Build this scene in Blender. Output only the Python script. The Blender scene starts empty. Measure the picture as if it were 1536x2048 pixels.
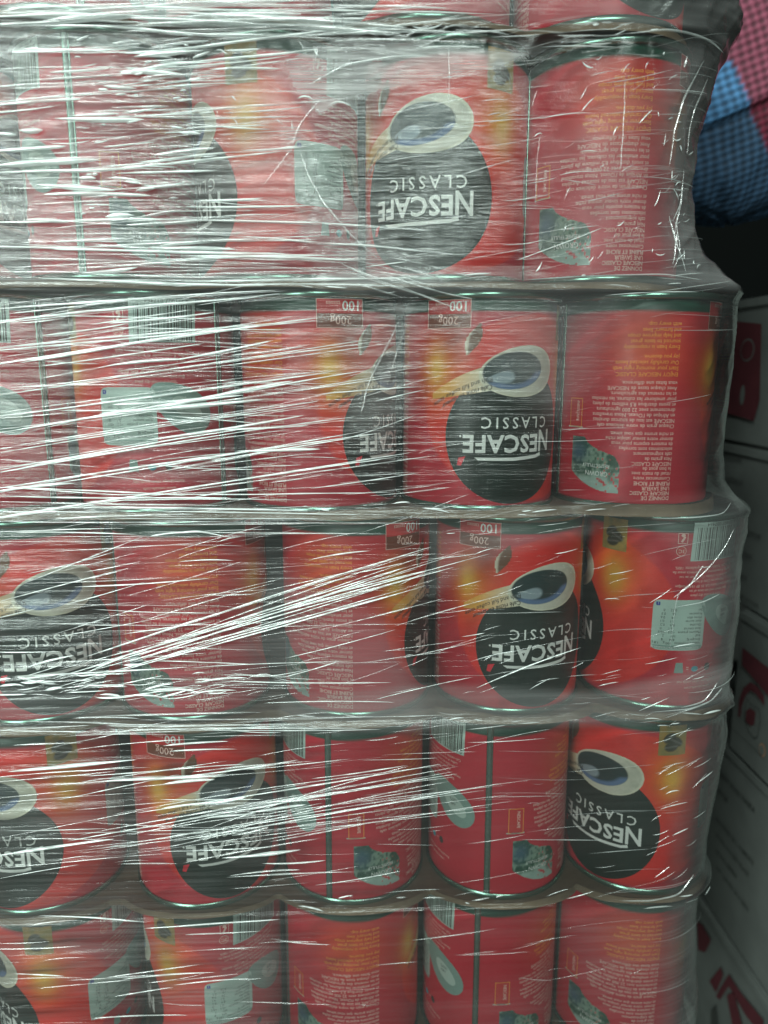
import bpy, bmesh, math, random
import numpy as np
from math import sin, cos, radians, pi, atan2, degrees, tan
from mathutils import Vector, Matrix, noise as mnoise
random.seed(7); rng = np.random.default_rng(7)
SC = bpy.context.scene
COL = SC.collection

# ------------------------------------------------------------------ camera
PITCH, YAW, DIST, FPX = radians(11.0), radians(2.7), 0.44, 1500.0
EYE = np.array([0.0, -DIST, 0.0])
FW = np.array([sin(YAW)*cos(PITCH), cos(YAW)*cos(PITCH), -sin(PITCH)])
RT = np.array([cos(YAW), -sin(YAW), 0.0])
UP = np.cross(RT, FW)
def at(px, py, Y):
    """world point on the plane y = Y under photograph pixel (px, py): used to take measurements from the photograph"""
    d = FW + RT*(px-768)/FPX - UP*(py-1024)/FPX
    return EYE + d*(Y-EYE[1])/d[1]
def pix(P):
    v = np.asarray(P, float)-EYE
    z = v@FW
    return 768+FPX*(v@RT)/z, 1024-FPX*(v@UP)/z
cam = bpy.data.cameras.new('camera'); camo = bpy.data.objects.new('camera', cam); COL.objects.link(camo)
cam.sensor_fit = 'HORIZONTAL'; cam.sensor_width = 36; cam.lens = 36*FPX/1536
cam.clip_start = 0.01; cam.clip_end = 50
M = Matrix(((RT[0], UP[0], -FW[0], EYE[0]), (RT[1], UP[1], -FW[1], EYE[1]), (RT[2], UP[2], -FW[2], EYE[2]), (0, 0, 0, 1)))
camo.matrix_world = M
cam.dof.use_dof = True; cam.dof.focus_distance = 0.45; cam.dof.aperture_fstop = 6.0
SC.camera = camo
SC.render.resolution_x = 768; SC.render.resolution_y = 1024

# ------------------------------------------------------------------ light
W = bpy.data.worlds.new("World"); SC.world = W; W.use_nodes = True
W.node_tree.nodes['Background'].inputs[0].default_value = (0.50, 0.66, 0.60, 1)
W.node_tree.nodes['Background'].inputs[1].default_value = 0.007
def area(name, loc, look, sx, sy, power, color):
    l = bpy.data.lights.new(name, 'AREA'); l.shape = 'RECTANGLE'; l.size = sx; l.size_y = sy
    l.energy = power; l.color = color
    o = bpy.data.objects.new(name, l); COL.objects.link(o); o.location = loc
    o.rotation_euler = (Vector(look)-Vector(loc)).to_track_quat('-Z', 'Y').to_euler()
    return o
area('ceiling_tube_lamp', (-1.00, -1.45, 1.45), (0.02, 0, -0.05), 1.5, 0.06, 44, (0.88, 1.0, 0.95))
area('aisle_left_lamp', (-1.25, -1.95, 0.20), (0.05, 0, -0.12), 0.8, 0.8, 22, (0.88, 1.0, 0.94))
area('front_fill_light', (0.15, -2.30, 0.95), (0.05, 0, -0.12), 0.9, 0.6, 20, (0.88, 1.0, 0.94))  # added fill without a visible source, brightens the tins' right sides
SC.view_settings.view_transform = 'Standard'; SC.view_settings.look = 'None'
SC.view_settings.exposure = 0.22; SC.view_settings.gamma = 1.0
SC.cycles.transparent_max_bounces = 48
SC.cycles.max_bounces = 8; SC.cycles.diffuse_bounces = 3; SC.cycles.glossy_bounces = 3; SC.cycles.transmission_bounces = 4
SC.cycles.sample_clamp_indirect = 2.0
SC.cycles.caustics_reflective = False; SC.cycles.caustics_refractive = False
try:
    SC.cycles.use_denoising = True
except Exception: pass

# ------------------------------------------------------------------ helpers
def tag(o, label=None, cat=None, group=None, kind=None):
    for k, v in (('label', label), ('category', cat), ('group', group), ('kind', kind)):
        if v: o[k] = v
    return o
def link(name, me, parent=None):
    o = bpy.data.objects.new(name, me); COL.objects.link(o)
    if parent is not None: o.parent = parent
    return o
def empty(name, loc=(0, 0, 0), rz=0):
    o = bpy.data.objects.new(name, None); COL.objects.link(o); o.location = loc; o.rotation_euler = (0, 0, rz)
    o.empty_display_size = 0.02
    return o
def mesh_np(name, V, Fq, mats=(), smooth=True, matidx=None):
    me = bpy.data.meshes.new(name)
    V = np.asarray(V, np.float32); Fq = np.asarray(Fq, np.int32)
    n, k = Fq.shape
    me.vertices.add(len(V)); me.vertices.foreach_set('co', V.ravel())
    me.loops.add(n*k); me.loops.foreach_set('vertex_index', Fq.ravel())
    me.polygons.add(n); me.polygons.foreach_set('loop_start', np.arange(0, n*k, k, dtype=np.int32))
    me.polygons.foreach_set('loop_total', np.full(n, k, np.int32))
    if smooth: me.polygons.foreach_set('use_smooth', np.ones(n, bool))
    if matidx is not None: me.polygons.foreach_set('material_index', np.asarray(matidx, np.int32))
    for m in mats: me.materials.append(m)
    me.update(calc_edges=True); me.validate()
    return me
def grid_faces(nu, nv, wrap=False):
    i = np.arange(nv-1)[:, None]; j = np.arange(nu if wrap else nu-1)[None, :]
    a = i*nu+j; b = i*nu+(j+1) % nu; c = (i+1)*nu+(j+1) % nu; d = (i+1)*nu+j
    return np.stack([a, b, c, d], -1).reshape(-1, 4)
def vcol(me, C, name='print'):
    at_ = me.color_attributes.new(name, 'FLOAT_COLOR', 'POINT')
    C = np.asarray(C, np.float32)
    if C.shape[1] == 3: C = np.hstack([C, np.ones((len(C), 1), np.float32)])
    at_.data.foreach_set('color', C.ravel())
def vnoise(x, y, seed=0):
    """smooth value noise on arrays, 0..1"""
    x = np.asarray(x, float); y = np.asarray(y, float)
    xi = np.floor(x).astype(np.int64); yi = np.floor(y).astype(np.int64); fx = x-xi; fy = y-yi
    fx = fx*fx*(3-2*fx); fy = fy*fy*(3-2*fy)
    def h(a, b):
        n = (a*374761393+b*668265263+seed*974634777) & 0xffffffff
        n = ((n ^ (n >> 13))*1274126177) & 0xffffffff
        return ((n ^ (n >> 16)) & 0xffff)/65535.0
    return (h(xi, yi)*(1-fx)+h(xi+1, yi)*fx)*(1-fy)+(h(xi, yi+1)*(1-fx)+h(xi+1, yi+1)*fx)*fy
def sstep(a, b, x):
    t = np.clip((x-a)/(b-a), 0, 1); return t*t*(3-2*t)

# ------------------------------------------------------------------ materials
class NT:
    def __init__(s, name):
        s.m = bpy.data.materials.new(name); s.m.use_nodes = True; s.t = s.m.node_tree
        s.t.nodes.clear(); s.out = s.n('ShaderNodeOutputMaterial')
    def n(s, ty, **kw):
        nd = s.t.nodes.new(ty)
        for k, v in kw.items(): setattr(nd, k, v)
        return nd
    def l(s, a, b): s.t.links.new(a, b)
    def noise(s, scale, vec=None, detail=3, rough=0.5):
        nd = s.n('ShaderNodeTexNoise'); nd.inputs['Scale'].default_value = scale; nd.inputs['Detail'].default_value = detail
        nd.inputs['Roughness'].default_value = rough
        if vec is not None: s.l(vec, nd.inputs['Vector'])
        return nd.outputs['Fac']
    def mapping(s, src, scale, rot=(0, 0, 0)):
        mp = s.n('ShaderNodeMapping'); mp.inputs['Scale'].default_value = scale; mp.inputs['Rotation'].default_value = rot
        s.l(src, mp.inputs['Vector']); return mp.outputs['Vector']
    def rng(s, src, a, b, c, d):
        nd = s.n('ShaderNodeMapRange'); s.l(src, nd.inputs[0])
        for i, v in zip((1, 2, 3, 4), (a, b, c, d)): nd.inputs[i].default_value = v
        return nd.outputs[0]
    def math(s, op, a, b=None, clamp=False):
        nd = s.n('ShaderNodeMath', operation=op); nd.use_clamp = clamp
        for i, v in enumerate((a, b)):
            if v is None: continue
            if isinstance(v, (int, float)): nd.inputs[i].default_value = v
            else: s.l(v, nd.inputs[i])
        return nd.outputs[0]
    def bump(s, h, strength, dist=0.001):
        b = s.n('ShaderNodeBump'); b.inputs['Strength'].default_value = strength; b.inputs['Distance'].default_value = dist
        s.l(h, b.inputs['Height']); return b.outputs['Normal']
def simple(name, col, rough=0.5, metal=0.0, var=0.12, scale=400, spec=0.5, bump=0.0, stretch=(1, 1, 1)):
    t = NT(name); p = t.n('ShaderNodeBsdfPrincipled')
    tc = t.n('ShaderNodeTexCoord').outputs['Object']
    f = t.noise(scale, t.mapping(tc, stretch))
    mx = t.n('ShaderNodeMix', data_type='RGBA')
    t.l(f, mx.inputs['Factor'])
    mx.inputs['A'].default_value = (*[c*(1-var) for c in col], 1); mx.inputs['B'].default_value = (*[min(1, c*(1+var)) for c in col], 1)
    t.l(mx.outputs['Result'], p.inputs['Base Color'])
    p.inputs['Roughness'].default_value = rough; p.inputs['Metallic'].default_value = metal
    p.inputs['Specular IOR Level'].default_value = spec
    if bump: t.l(t.bump(f, bump), p.inputs['Normal'])
    t.l(p.outputs[0], t.out.inputs[0]); return t.m
def printed(name, rough=0.43, grain=0.06):
    """tin print: the printed colours come from the mesh colour attribute"""
    t = NT(name); p = t.n('ShaderNodeBsdfPrincipled')
    a = t.n('ShaderNodeAttribute'); a.attribute_name = 'print'
    tc = t.n('ShaderNodeTexCoord').outputs['Object']
    f = t.noise(900, tc); g = t.rng(f, 0.3, 0.7, 1-grain, 1+grain)
    mx = t.n('ShaderNodeVectorMath', operation='SCALE'); t.l(a.outputs['Color'], mx.inputs[0]); t.l(g, mx.inputs['Scale'])
    t.l(mx.outputs[0], p.inputs['Base Color'])
    f2 = t.noise(60, t.mapping(tc, (1, 1, 0.3)))
    t.l(t.rng(f2, 0.3, 0.7, rough-0.08, rough+0.12), p.inputs['Roughness'])
    t.l(t.bump(f2, 0.08, 0.002), p.inputs['Normal'])
    t.l(p.outputs[0], t.out.inputs[0]); return t.m
MP = printed('tin_print')
INK = dict(
    black=simple('ink_black_green', (0.005, 0.016, 0.011), 0.4),
    white=simple('ink_white', (0.74, 0.78, 0.74), 0.45, var=0.04),
    text=simple('ink_text_cream', (0.78, 0.52, 0.45), 0.5, var=0.05),
    orange=simple('ink_text_orange', (0.85, 0.33, 0.05), 0.5),
    dark=simple('ink_text_dark', (0.03, 0.03, 0.025), 0.5),
    red=simple('ink_accent_red', (0.70, 0.02, 0.04), 0.4),
    green=simple('ink_grey_green', (0.20, 0.32, 0.28), 0.45),
    pale=simple('ink_pale_panel', (0.40, 0.54, 0.48), 0.45, var=0.06, scale=60),
    blue=simple('ink_blue', (0.02, 0.05, 0.30), 0.45),
    teal=simple('ink_teal', (0.02, 0.35, 0.42), 0.45),
    badge=simple('ink_badge_red', (0.50, 0.03, 0.03), 0.45),
    brown=simple('ink_badge_brown', (0.16, 0.04, 0.02), 0.45))
METAL = simple('tinplate', (0.20, 0.36, 0.29), 0.24, 0.9, 0.15, 150, stretch=(1, 1, 6), bump=0.05)
SEAMM = simple('seam_lacquer', (0.13, 0.20, 0.17), 0.35, 0.5, 0.5, 500)
CARD = simple('tan_cardboard', (0.125, 0.09, 0.055), 0.85, 0, 0.22, 220, bump=0.35, stretch=(1, 1, 0.25))

# ------------------------------------------------------------------ tin geometry and print (upside-down tins: everything is laid out as it stands)
R = 0.0490; HT = 0.1288
def P3(a, t, lift=0.0):
    r = R+lift; return (r*sin(a), -r*cos(a), -t)
class Decal:
    """flat print shapes in (arc metres to the right, metres down from the tin's top end), cut finely and bent round the tin"""
    def __init__(s): s.bm = bmesh.new(); s.mats = []; s.colors = []
    def mi(s, m):
        if m not in s.mats: s.mats.append(m)
        return s.mats.index(m)
    def poly(s, pts, m, lift=0.0):
        k = s.mi(m); vs = [s.bm.verts.new((x, y, lift)) for x, y in pts]
        f = s.bm.faces.new(vs); f.material_index = k
        bmesh.ops.triangulate(s.bm, faces=[f])
    def rect(s, x0, y0, x1, y1, m, lift=0.0, skew=0.0):
        s.poly([(x0, y0), (x1, y0), (x1+skew, y1), (x0+skew, y1)], m, lift)
    def ell(s, cx, cy, rx, ry, m, lift=0.0, rot=0.0, n=48, power=2.0):
        pts = []
        for i in range(n):
            a = 2*pi*i/n; c, d = cos(a), sin(a)
            x = rx*math.copysign(abs(c)**(2/power), c); y = ry*math.copysign(abs(d)**(2/power), d)
            pts.append((cx+x*cos(rot)-y*sin(rot), cy+x*sin(rot)+y*cos(rot)))
        s.poly(pts, m, lift)
    def outline(s, x0, y0, x1, y1, w, m, lift=0.0):
        s.rect(x0, y0, x1, y0+w, m, lift); s.rect(x0, y1-w, x1, y1, m, lift)
        s.rect(x0, y0+w, x0+w, y1-w, m, lift); s.rect(x1-w, y0+w, x1, y1-w, m, lift)
    def text(s, body, x, y, size, m, lift=0.0, sx=1.0, bold=0.0, rot=0.0, align='LEFT', space=1.0, flip=True, bend=None):
        """flip: letters stand on their heads; (x, y) is the baseline start, running to the left in the picture"""
        k = s.mi(m); V, Fs = text_mesh(body, size, bold, align, space)
        vs = []
        for vx, vy in V:
            vx *= sx
            if flip: px, py = -vx, vy
            else: px, py = vx, -vy
            px, py = px*cos(rot)-py*sin(rot), px*sin(rot)+py*cos(rot)
            if bend: py += bend*(px)**2
            vs.append(s.bm.verts.new((x+px, y+py, lift)))
        for f in Fs:
            try:
                ff = s.bm.faces.new([vs[i] for i in f]); ff.material_index = k
            except ValueError: pass
        return (max(v[0] for v in V)-min(v[0] for v in V))*sx if len(V) else 0
    def build(s, name, wrap=True, step=0.003, base=0.00012):
        bm = s.bm
        xs = [v.co.x for v in bm.verts]
        if wrap:
            x = math.ceil(min(xs)/step)*step
            while x < max(xs):
                bmesh.ops.bisect_plane(bm, geom=bm.verts[:]+bm.edges[:]+bm.faces[:], plane_co=(x+1e-5, 0, 0), plane_no=(1, 0, 0))
                x += step
            for v in bm.verts:
                v.co = P3(v.co.x/R, v.co.y, base+v.co.z)
        bm.normal_update()
        for f in bm.faces:
            if wrap:
                c = f.calc_center_median()
                if f.normal.x*c.x+f.normal.y*c.y < 0: f.normal_flip()
        me = bpy.data.meshes.new(name); bm.to_mesh(me); bm.free()
        for m in s.mats: me.materials.append(m)
        return me
TXT = {}
def text_mesh(body, size, bold, align, space):
    key = (body, bold, align, space)
    if key not in TXT:
        cu = bpy.data.curves.new('t', 'FONT'); cu.body = body; cu.size = 1.0; cu.offset = bold; cu.align_x = align
        cu.space_character = space; cu.resolution_u = 2; cu.fill_mode = 'BOTH'
        o = bpy.data.objects.new('t', cu); COL.objects.link(o)
        dg = bpy.context.evaluated_depsgraph_get(); dg.update()
        ev = o.evaluated_get(dg); me = ev.to_mesh()
        V = [(v.co.x, v.co.y) for v in me.vertices]; Fs = [tuple(p.vertices) for p in me.polygons]
        ev.to_mesh_clear(); bpy.data.objects.remove(o); bpy.data.curves.remove(cu)
        TXT[key] = (V, Fs)
    V, Fs = TXT[key]
    return [(x*size, y*size) for x, y in V], Fs
def arc(deg): return radians(deg)*R
L1, L2, L3 = 0.00007, 0.00014, 0.00021
DEC = {}     # name -> (mesh, middle angle in degrees, half width)

# --- dark oval with brand lettering and cup
d = Decal()
pts = []
for i in range(72):
    a = 2*pi*i/72; x = arc(49)*cos(a); y = 0.0415*sin(a)
    if y < 0: x *= 1-0.06*(y/0.0415)**2
    pts.append((x, 0.0830+y))
d.poly(pts, INK['black'])
DEC['dark_oval'] = (d.build('dark_oval'), 0, 49)
d = Decal()
d.text('N', arc(36), 0.0806, 0.0182, INK['white'], L1, 0.84, 0.020)
x = arc(36)-0.0118
w = d.text('ESCAFE', x, 0.0829, 0.0148, INK['white'], L1, 0.98, 0.026, space=1.06)
d.ell(x-w-0.0022, 0.0836, 0.0006, 0.0006, INK['white'], L1, n=12)
b = [(arc(25), 0.0938), (arc(20), 0.0952), (0, 0.0962), (arc(-28), 0.0960), (arc(-25), 0.0978), (0, 0.0982), (arc(20), 0.0972), (arc(25.5), 0.096)]
d.poly(b, INK['white'], L1)
d.poly([(arc(-40), 0.1010), (arc(-39), 0.0965), (arc(-34), 0.0955), (arc(-36), 0.0990), (arc(-37), 0.1012)], INK['red'], L1)
DEC['brand_lettering'] = (d.build('brand_lettering'), 0, 42)
d = Decal()
d.text('CLASSIC', arc(31), 0.0722, 0.0096, INK['white'], L1, 0.98, 0.006, space=1.42)
DEC['product_lettering'] = (d.build('product_lettering'), 0, 33)

def painted(name, x0, y0, x1, y1, fn, mask, mid, hw, nx=48, ny=48, lift=0.00012):
    """a printed picture: a finely divided patch of the tin wall coloured point by point by fn(u, v)"""
    xs = np.linspace(x0, x1, nx); ys = np.linspace(y0, y1, ny)
    X, Y = np.meshgrid(xs, ys); U, Vv = (X-x0)/(x1-x0), (Y-y0)/(y1-y0)
    keep = mask(U, Vv)
    V = np.stack([(R+lift)*np.sin(X/R), -(R+lift)*np.cos(X/R), -Y], -1).reshape(-1, 3)
    Fq = grid_faces(nx, ny); kf = keep.ravel()[Fq].mean(1) >= 0.75; Fq = Fq[kf]
    Fq = Fq[:, ::-1]
    me = mesh_np(name, V, Fq, [MP]); vcol(me, fn(U, Vv).reshape(-1, 3))
    bm = bmesh.new(); bm.from_mesh(me); bmesh.ops.delete(bm, geom=[v for v in bm.verts if not v.link_faces], context='VERTS'); bm.to_mesh(me); bm.free()
    DEC[name] = (me, mid, hw)
def mix3(a, b, t): return np.asarray(a)*(1-t[..., None])+np.asarray(b)*t[..., None]
# cup of coffee, seen from above, with a pale band trailing off to the left
def cup_xy(U, V, x0=arc(-60), x1=arc(38), y0=0.028, y1=0.072):
    x = (x0+(x1-x0)*U-arc(4))*1000; y = (y0+(y1-y0)*V-0.0455)*1000; r = -0.10
    return x*cos(r)+y*sin(r), -x*sin(r)+y*cos(r), x, y
def cup_d(U, V):
    xr, yr, x, y = cup_xy(U, V); return np.sqrt((xr/26.0)**2+(yr/(15.0+xr*0.07))**2)
def tail_d(U, V):
    xr, yr, x, y = cup_xy(U, V)
    mid = 1.6+0.012*np.clip(-x, 0, None)**1.75; hw = 7.4*(1-np.clip((-x-18)/42, 0, 1)**2)
    return np.where(x < -6, np.abs(y-mid)/hw, 9.0)
def cup_fn(U, V):
    xr, yr, x, y = cup_xy(U, V)
    c = mix3((0.56, 0.56, 0.46), (0.40, 0.42, 0.33), sstep(4, 20, xr)*vnoise(U*24, V*16, 3))
    edge = sstep(0.90, 0.97, cup_d(U, V)); c = c*(1-edge[..., None])+np.array((0.62, 0.62, 0.48))*edge[..., None]
    cd = np.sqrt(((xr+4.0)/20.5)**2+((yr+0.8)/np.where(yr < 0, 11.6, 10.8))**2); cof = 1-sstep(0.93, 1.0, cd)
    c = c*(1-cof[..., None])+np.array((0.012, 0.035, 0.035))*cof[..., None]
    arcd = cof*sstep(0.60, 0.80, cd)*sstep(1.0, 4.0, yr+xr*0.10)
    c = c*(1-arcd[..., None])+np.array((0.10, 0.17, 0.30))*arcd[..., None]
    sw = cof*sstep(-1.8, 0.2, yr)*sstep(-2.0, -7.0+3, -np.abs(xr+13)+9-np.abs(yr-2)*0.9-6)
    sw = cof*(1-sstep(0.75, 1.05, np.sqrt(((xr+13)/9.5)**2+((yr-2.2)/(3.6+0.22*(xr+13)))**2)))
    c = c*(1-0.85*sw[..., None])+np.array((0.30, 0.38, 0.42))*0.85*sw[..., None]
    tl = (cup_d(U, V) > 1.0)*1.0*sstep(-18, -48, x)
    tl = (cup_d(U, V) > 1.0)*np.clip((-x-20)/24, 0, 1)
    return c*(1-tl[..., None])+np.array((0.70, 0.36, 0.07))*tl[..., None]
painted('cup_picture', arc(-60), 0.028, arc(38), 0.072, cup_fn, lambda U, V: (cup_d(U, V) < 1) | (tail_d(U, V) < 1), -8, 45, 260, 150, 0.00026)
d = Decal()
d.text('Café riche en saveur', arc(-17), 0.0528, 0.0040, INK['dark'], 0.00024, 0.92, 0.016, rot=-0.20, bend=7)
d.text('Rich and full coffee taste', arc(-17), 0.0484, 0.0040, INK['dark'], 0.00024, 0.92, 0.006, rot=-0.20, bend=7)
DEC['slogan_lettering'] = (d.build('slogan_lettering'), -33, 25)
# weight badge, steam
d = Decal()
d.rect(arc(-65), 0.0125, arc(-33), 0.0203, INK['brown']); d.rect(arc(-65), 0.0045, arc(-33), 0.0125, INK['badge'])
d.outline(arc(-65.5), 0.0043, arc(-32.5), 0.0206, 0.0003, INK['text'], L1)
d.text('100', arc(-34), 0.0055, 0.0080, INK['white'], L1, 1.0, 0.01); d.text('tasses', arc(-49), 0.0058, 0.0036, INK['text'], L1)
d.text('200g', arc(-41), 0.0140, 0.0068, INK['text'], L1, 1.0, 0.0)
DEC['weight_badge'] = (d.build('weight_badge'), -49, 17)
def steam_fn(U, V): return mix3((0.55, 0.50, 0.38), (0.12, 0.05, 0.02), sstep(0.45, 0.6, U+0.25*V+0.15*vnoise(U*5, V*5, 5)))
painted('steam_picture', arc(-38), 0.018, arc(-22), 0.036, steam_fn, lambda U, V: (np.abs(U-0.2-0.55*(1-V)) < 0.30*np.sin(np.clip(V, 0, 1)*pi)+0.03), -30, 8, 20, 26)
def bean_fn(U, V):
    c = mix3((0.36, 0.22, 0.05), (0.20, 0.18, 0.06), vnoise(U*6, V*6, 8))
    for bx, by, rot in ((0.38, 0.42, 0.5), (0.62, 0.55, -0.4), (0.45, 0.72, 0.1)):
        x = U-bx; y = V-by; xr = x*cos(rot)-y*sin(rot); yr = x*sin(rot)+y*cos(rot)
        k = 1-sstep(0.8, 1.05, np.sqrt((xr/0.26)**2+(yr/0.17)**2)); cr = np.exp(-(yr/0.025)**2)
        c = c*(1-k[..., None])+(np.array((0.03, 0.035, 0.02))+cr[..., None]*0.10)*k[..., None]
    return c
painted('bean_picture', arc(43), 0.0055, arc(65), 0.0265, bean_fn, lambda U, V: U > -1, 54, 11, 28, 28)
# nutrition panel
d = Decal()
x0, x1 = arc(87), arc(126)
d.ell((x0+x1)/2, 0.071, (x1-x0)/2, 0.0168, INK['pale'], power=9)
d.rect(x0+0.0010, 0.0845, x1-0.0010, 0.0868, INK['green'], L1)
d.rect(x0+0.0018, 0.0558, x0+0.0042, 0.0582, INK['blue'], L1); d.text('i', x0+0.0033, 0.0562, 0.0022, INK['white'], L2)
d.text('INFORMATION NUTRITIONNELLE', x1-0.003, 0.0852, 0.0019, INK['white'], L2, 1.05)
rows = ['Valeurs moyennes   100 g    1.8 g', 'Energie kJ            424      8', 'kcal                    101      2', 'Matieres grasses   <0.5   <0.5', 'dont satures           0.1      0', 'Glucides               8.9     0.2',
        'dont sucres           3.1     0.1', 'Fibres alim.           34      0.6', 'Proteines             16      0.3', 'Sel                      0.12     0']
for i, s_ in enumerate(rows): d.text(s_, x1-0.0022, 0.0822-i*0.00245, 0.0024, INK['dark'], L1, 0.95)
DEC['nutrition_panel'] = (d.build('nutrition_panel'), 106, 20)
# barcode
d = Decal()
x0, x1 = arc(112), arc(156)
d.rect(x0, 0.0045, x1, 0.0290, INK['pale'], skew=-0.001)
x = x0+0.0025
r2 = random.Random(3)
while x < x1-0.003:
    w = r2.choice((0.0003, 0.0003, 0.0006, 0.0009)); d.rect(x, 0.0078, x+w, 0.0283, INK['dark'], L1, skew=-0.0008); x += w+r2.choice((0.0004, 0.0005, 0.0009))
d.text('6 221007 037464', x1-0.004, 0.0050, 0.0031, INK['dark'], L1, 1.15)
DEC['barcode'] = (d.build('barcode'), 134, 22)
# small marks beside the barcode
d = Decal()
d.outline(arc(101), 0.0110, arc(108), 0.0178, 0.00035, INK['text'])
d.ell(arc(104.6), 0.0125, 0.0013, 0.0011, INK['text'], L1, n=12); d.poly([(arc(103), 0.0165), (arc(105.2), 0.0130), (arc(106.6), 0.0135), (arc(104.4), 0.0170)], INK['text'], L1)
d.ell(arc(103.8), 0.0225, 0.0031, 0.0031, INK['text']); d.ell(arc(103.8), 0.0225, 0.0028, 0.0028, INK['badge'], L1); d.text('3C', arc(106.5), 0.0215, 0.0034, INK['text'], L2)
DEC['recycling_marks'] = (d.build('recycling_marks'), 105, 5)
d = Decal()
for i, (s_, sh) in enumerate((('Cafe soluble. Soluble coffee. Ingredients: 100%', 0), ('coffee. A consommer de preference avant fin', 3), ('voir fond de la boite. Conserver au sec', 5), ('Fabrique en Cote d Ivoire', 10), ('Nestle Cote d Ivoire S.A. 01 BP 1840 Abidjan', 0), ('Best before end see base of tin', 6), ('Store in a cool dry place', 12))):
    d.text(s_, arc(152-sh), 0.0325+i*0.0030, 0.0026, INK['text'], 0, 0.90)
d.text('Remplissage selon poids net', arc(142), 0.1085, 0.0026, INK['text']); d.text('www.nescafe.com', arc(136), 0.1125, 0.0026, INK['text'])
DEC['small_print'] = (d.build('small_print'), 126, 26)
d = Decal()
d.poly([(arc(106), 0.0960), (arc(111), 0.0960), (arc(112), 0.1030), (arc(105), 0.1030)], INK['green']); d.rect(arc(114), 0.0990, arc(116), 0.0995, INK['text']); d.rect(arc(114), 0.1003, arc(116), 0.1008, INK['text'])
d.ell(arc(121), 0.1005, 0.0024, 0.0020, INK['teal'], n=16); d.rect(arc(126), 0.0997, arc(128.5), 0.1001, INK['text']); d.ell(arc(132), 0.1000, 0.0022, 0.0026, INK['dark'], n=16)
DEC['preparation_marks'] = (d.build('preparation_marks'), 119, 14)
# pale leaf
d = Decal()
pts = []
for i in range(48):
    a = 2*pi*i/48; x = arc(24)*cos(a); y = 0.0150*sin(a)*(0.80+0.20*cos(a))
    pts.append((arc(143)+x*cos(0.62)-y*sin(0.62), 0.0655+x*sin(0.62)+y*cos(0.62)))
d.poly(pts, INK['green'])
d.ell(arc(147), 0.067, 0.0105, 0.0055, INK['pale'], L1, rot=0.62, n=24)
d.text('100%', arc(150), 0.0625, 0.0032, INK['dark'], L2); d.text('cafe', arc(148), 0.066, 0.0030, INK['dark'], L2)
DEC['pale_leaf'] = (d.build('pale_leaf'), 144, 24)
# side seam: a raised lap of the tin wall, bare lacquer with two folded edges
V, Fq = [], []
prof = [(173.0, 0.0), (173.1, 0.0004), (174.2, 0.00045), (174.4, 0.0002), (176.6, 0.0002), (176.8, 0.00045), (177.9, 0.0004), (178.0, 0.0)]
for j in range(2):
    for a_, l_ in prof: V.append(P3(radians(a_), 0.0022 if j == 0 else HT-0.0025, l_+0.00005))
seam_me = mesh_np('side_seam', V, grid_faces(len(prof), 2)[:, ::-1], [SEAMM, METAL], False, [1, 1, 0, 0, 0, 1, 1])
DEC['side_seam'] = (seam_me, 176, 3)
# landscape picture, small jar
def land_fn(U, V):
    n = vnoise(U*7, V*9, 21); n2 = vnoise(U*22, V*20, 22)
    c = mix3((0.015, 0.07, 0.04), (0.19, 0.29, 0.22), sstep(0.38, 0.68, 0.5*n+0.5*n2))
    sky = sstep(0.55, 0.95, V+0.3*(n-0.5)); c = c*(1-sky[..., None])+np.array((0.30, 0.42, 0.37))*sky[..., None]
    be = sstep(0.74, 0.82, n2)*(U > 0.55); c = c*(1-be[..., None])+np.array((0.5, 0.04, 0.05))*be[..., None]
    bl = np.exp(-(((U-0.15)/0.2)**2+((V-0.3)/0.2)**2)); return c*(1-bl[..., None])+np.array((0.04, 0.10, 0.14))*bl[..., None]
def land_mask(U, V):
    top = 0.10+0.34*np.clip((U-0.25)/0.6, 0, 1)**1.2*0.9; top = np.where(U > 0.86, top+(U-0.86)**2*9, top)
    bot = 1-0.35*np.clip(1-U, 0, 1)**2.2
    top = np.where(U < 0.3, 0.02, 0.02+0.33*np.sqrt(np.clip((U-0.3)/0.7, 0, 1))+np.clip(U-0.85, 0, 1)**2*7)
    return (V > top) & (V < bot)
painted('landscape_picture', arc(195), 0.0845, arc(234), 0.1200, land_fn, land_mask, 209, 20, 72, 60)
d = Decal()
d.text('GROWN', arc(226), 0.1065, 0.0042, INK['white'], 0.0002, 0.9, 0.0); d.text('RESPECTFULLY', arc(227), 0.1020, 0.0032, INK['white'], 0.0002, 0.85, 0.0)
DEC['picture_lettering'] = (d.build('picture_lettering'), 218, 9)
d = Decal()
d.rect(arc(191), 0.0620, arc(203), 0.0795, INK['badge']); d.outline(arc(191), 0.0620, arc(203), 0.0800, 0.0004, INK['orange'], L1)
d.rect(arc(189.5), 0.0795, arc(204), 0.0803, INK['pale'], L1)
d.text('NESCAFE', arc(197.8), 0.0640, 0.0030, INK['text'], L1, 1.0, 0.01, rot=-pi/2)
DEC['small_jar_picture'] = (d.build('small_jar_picture'), 197, 8)
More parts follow.
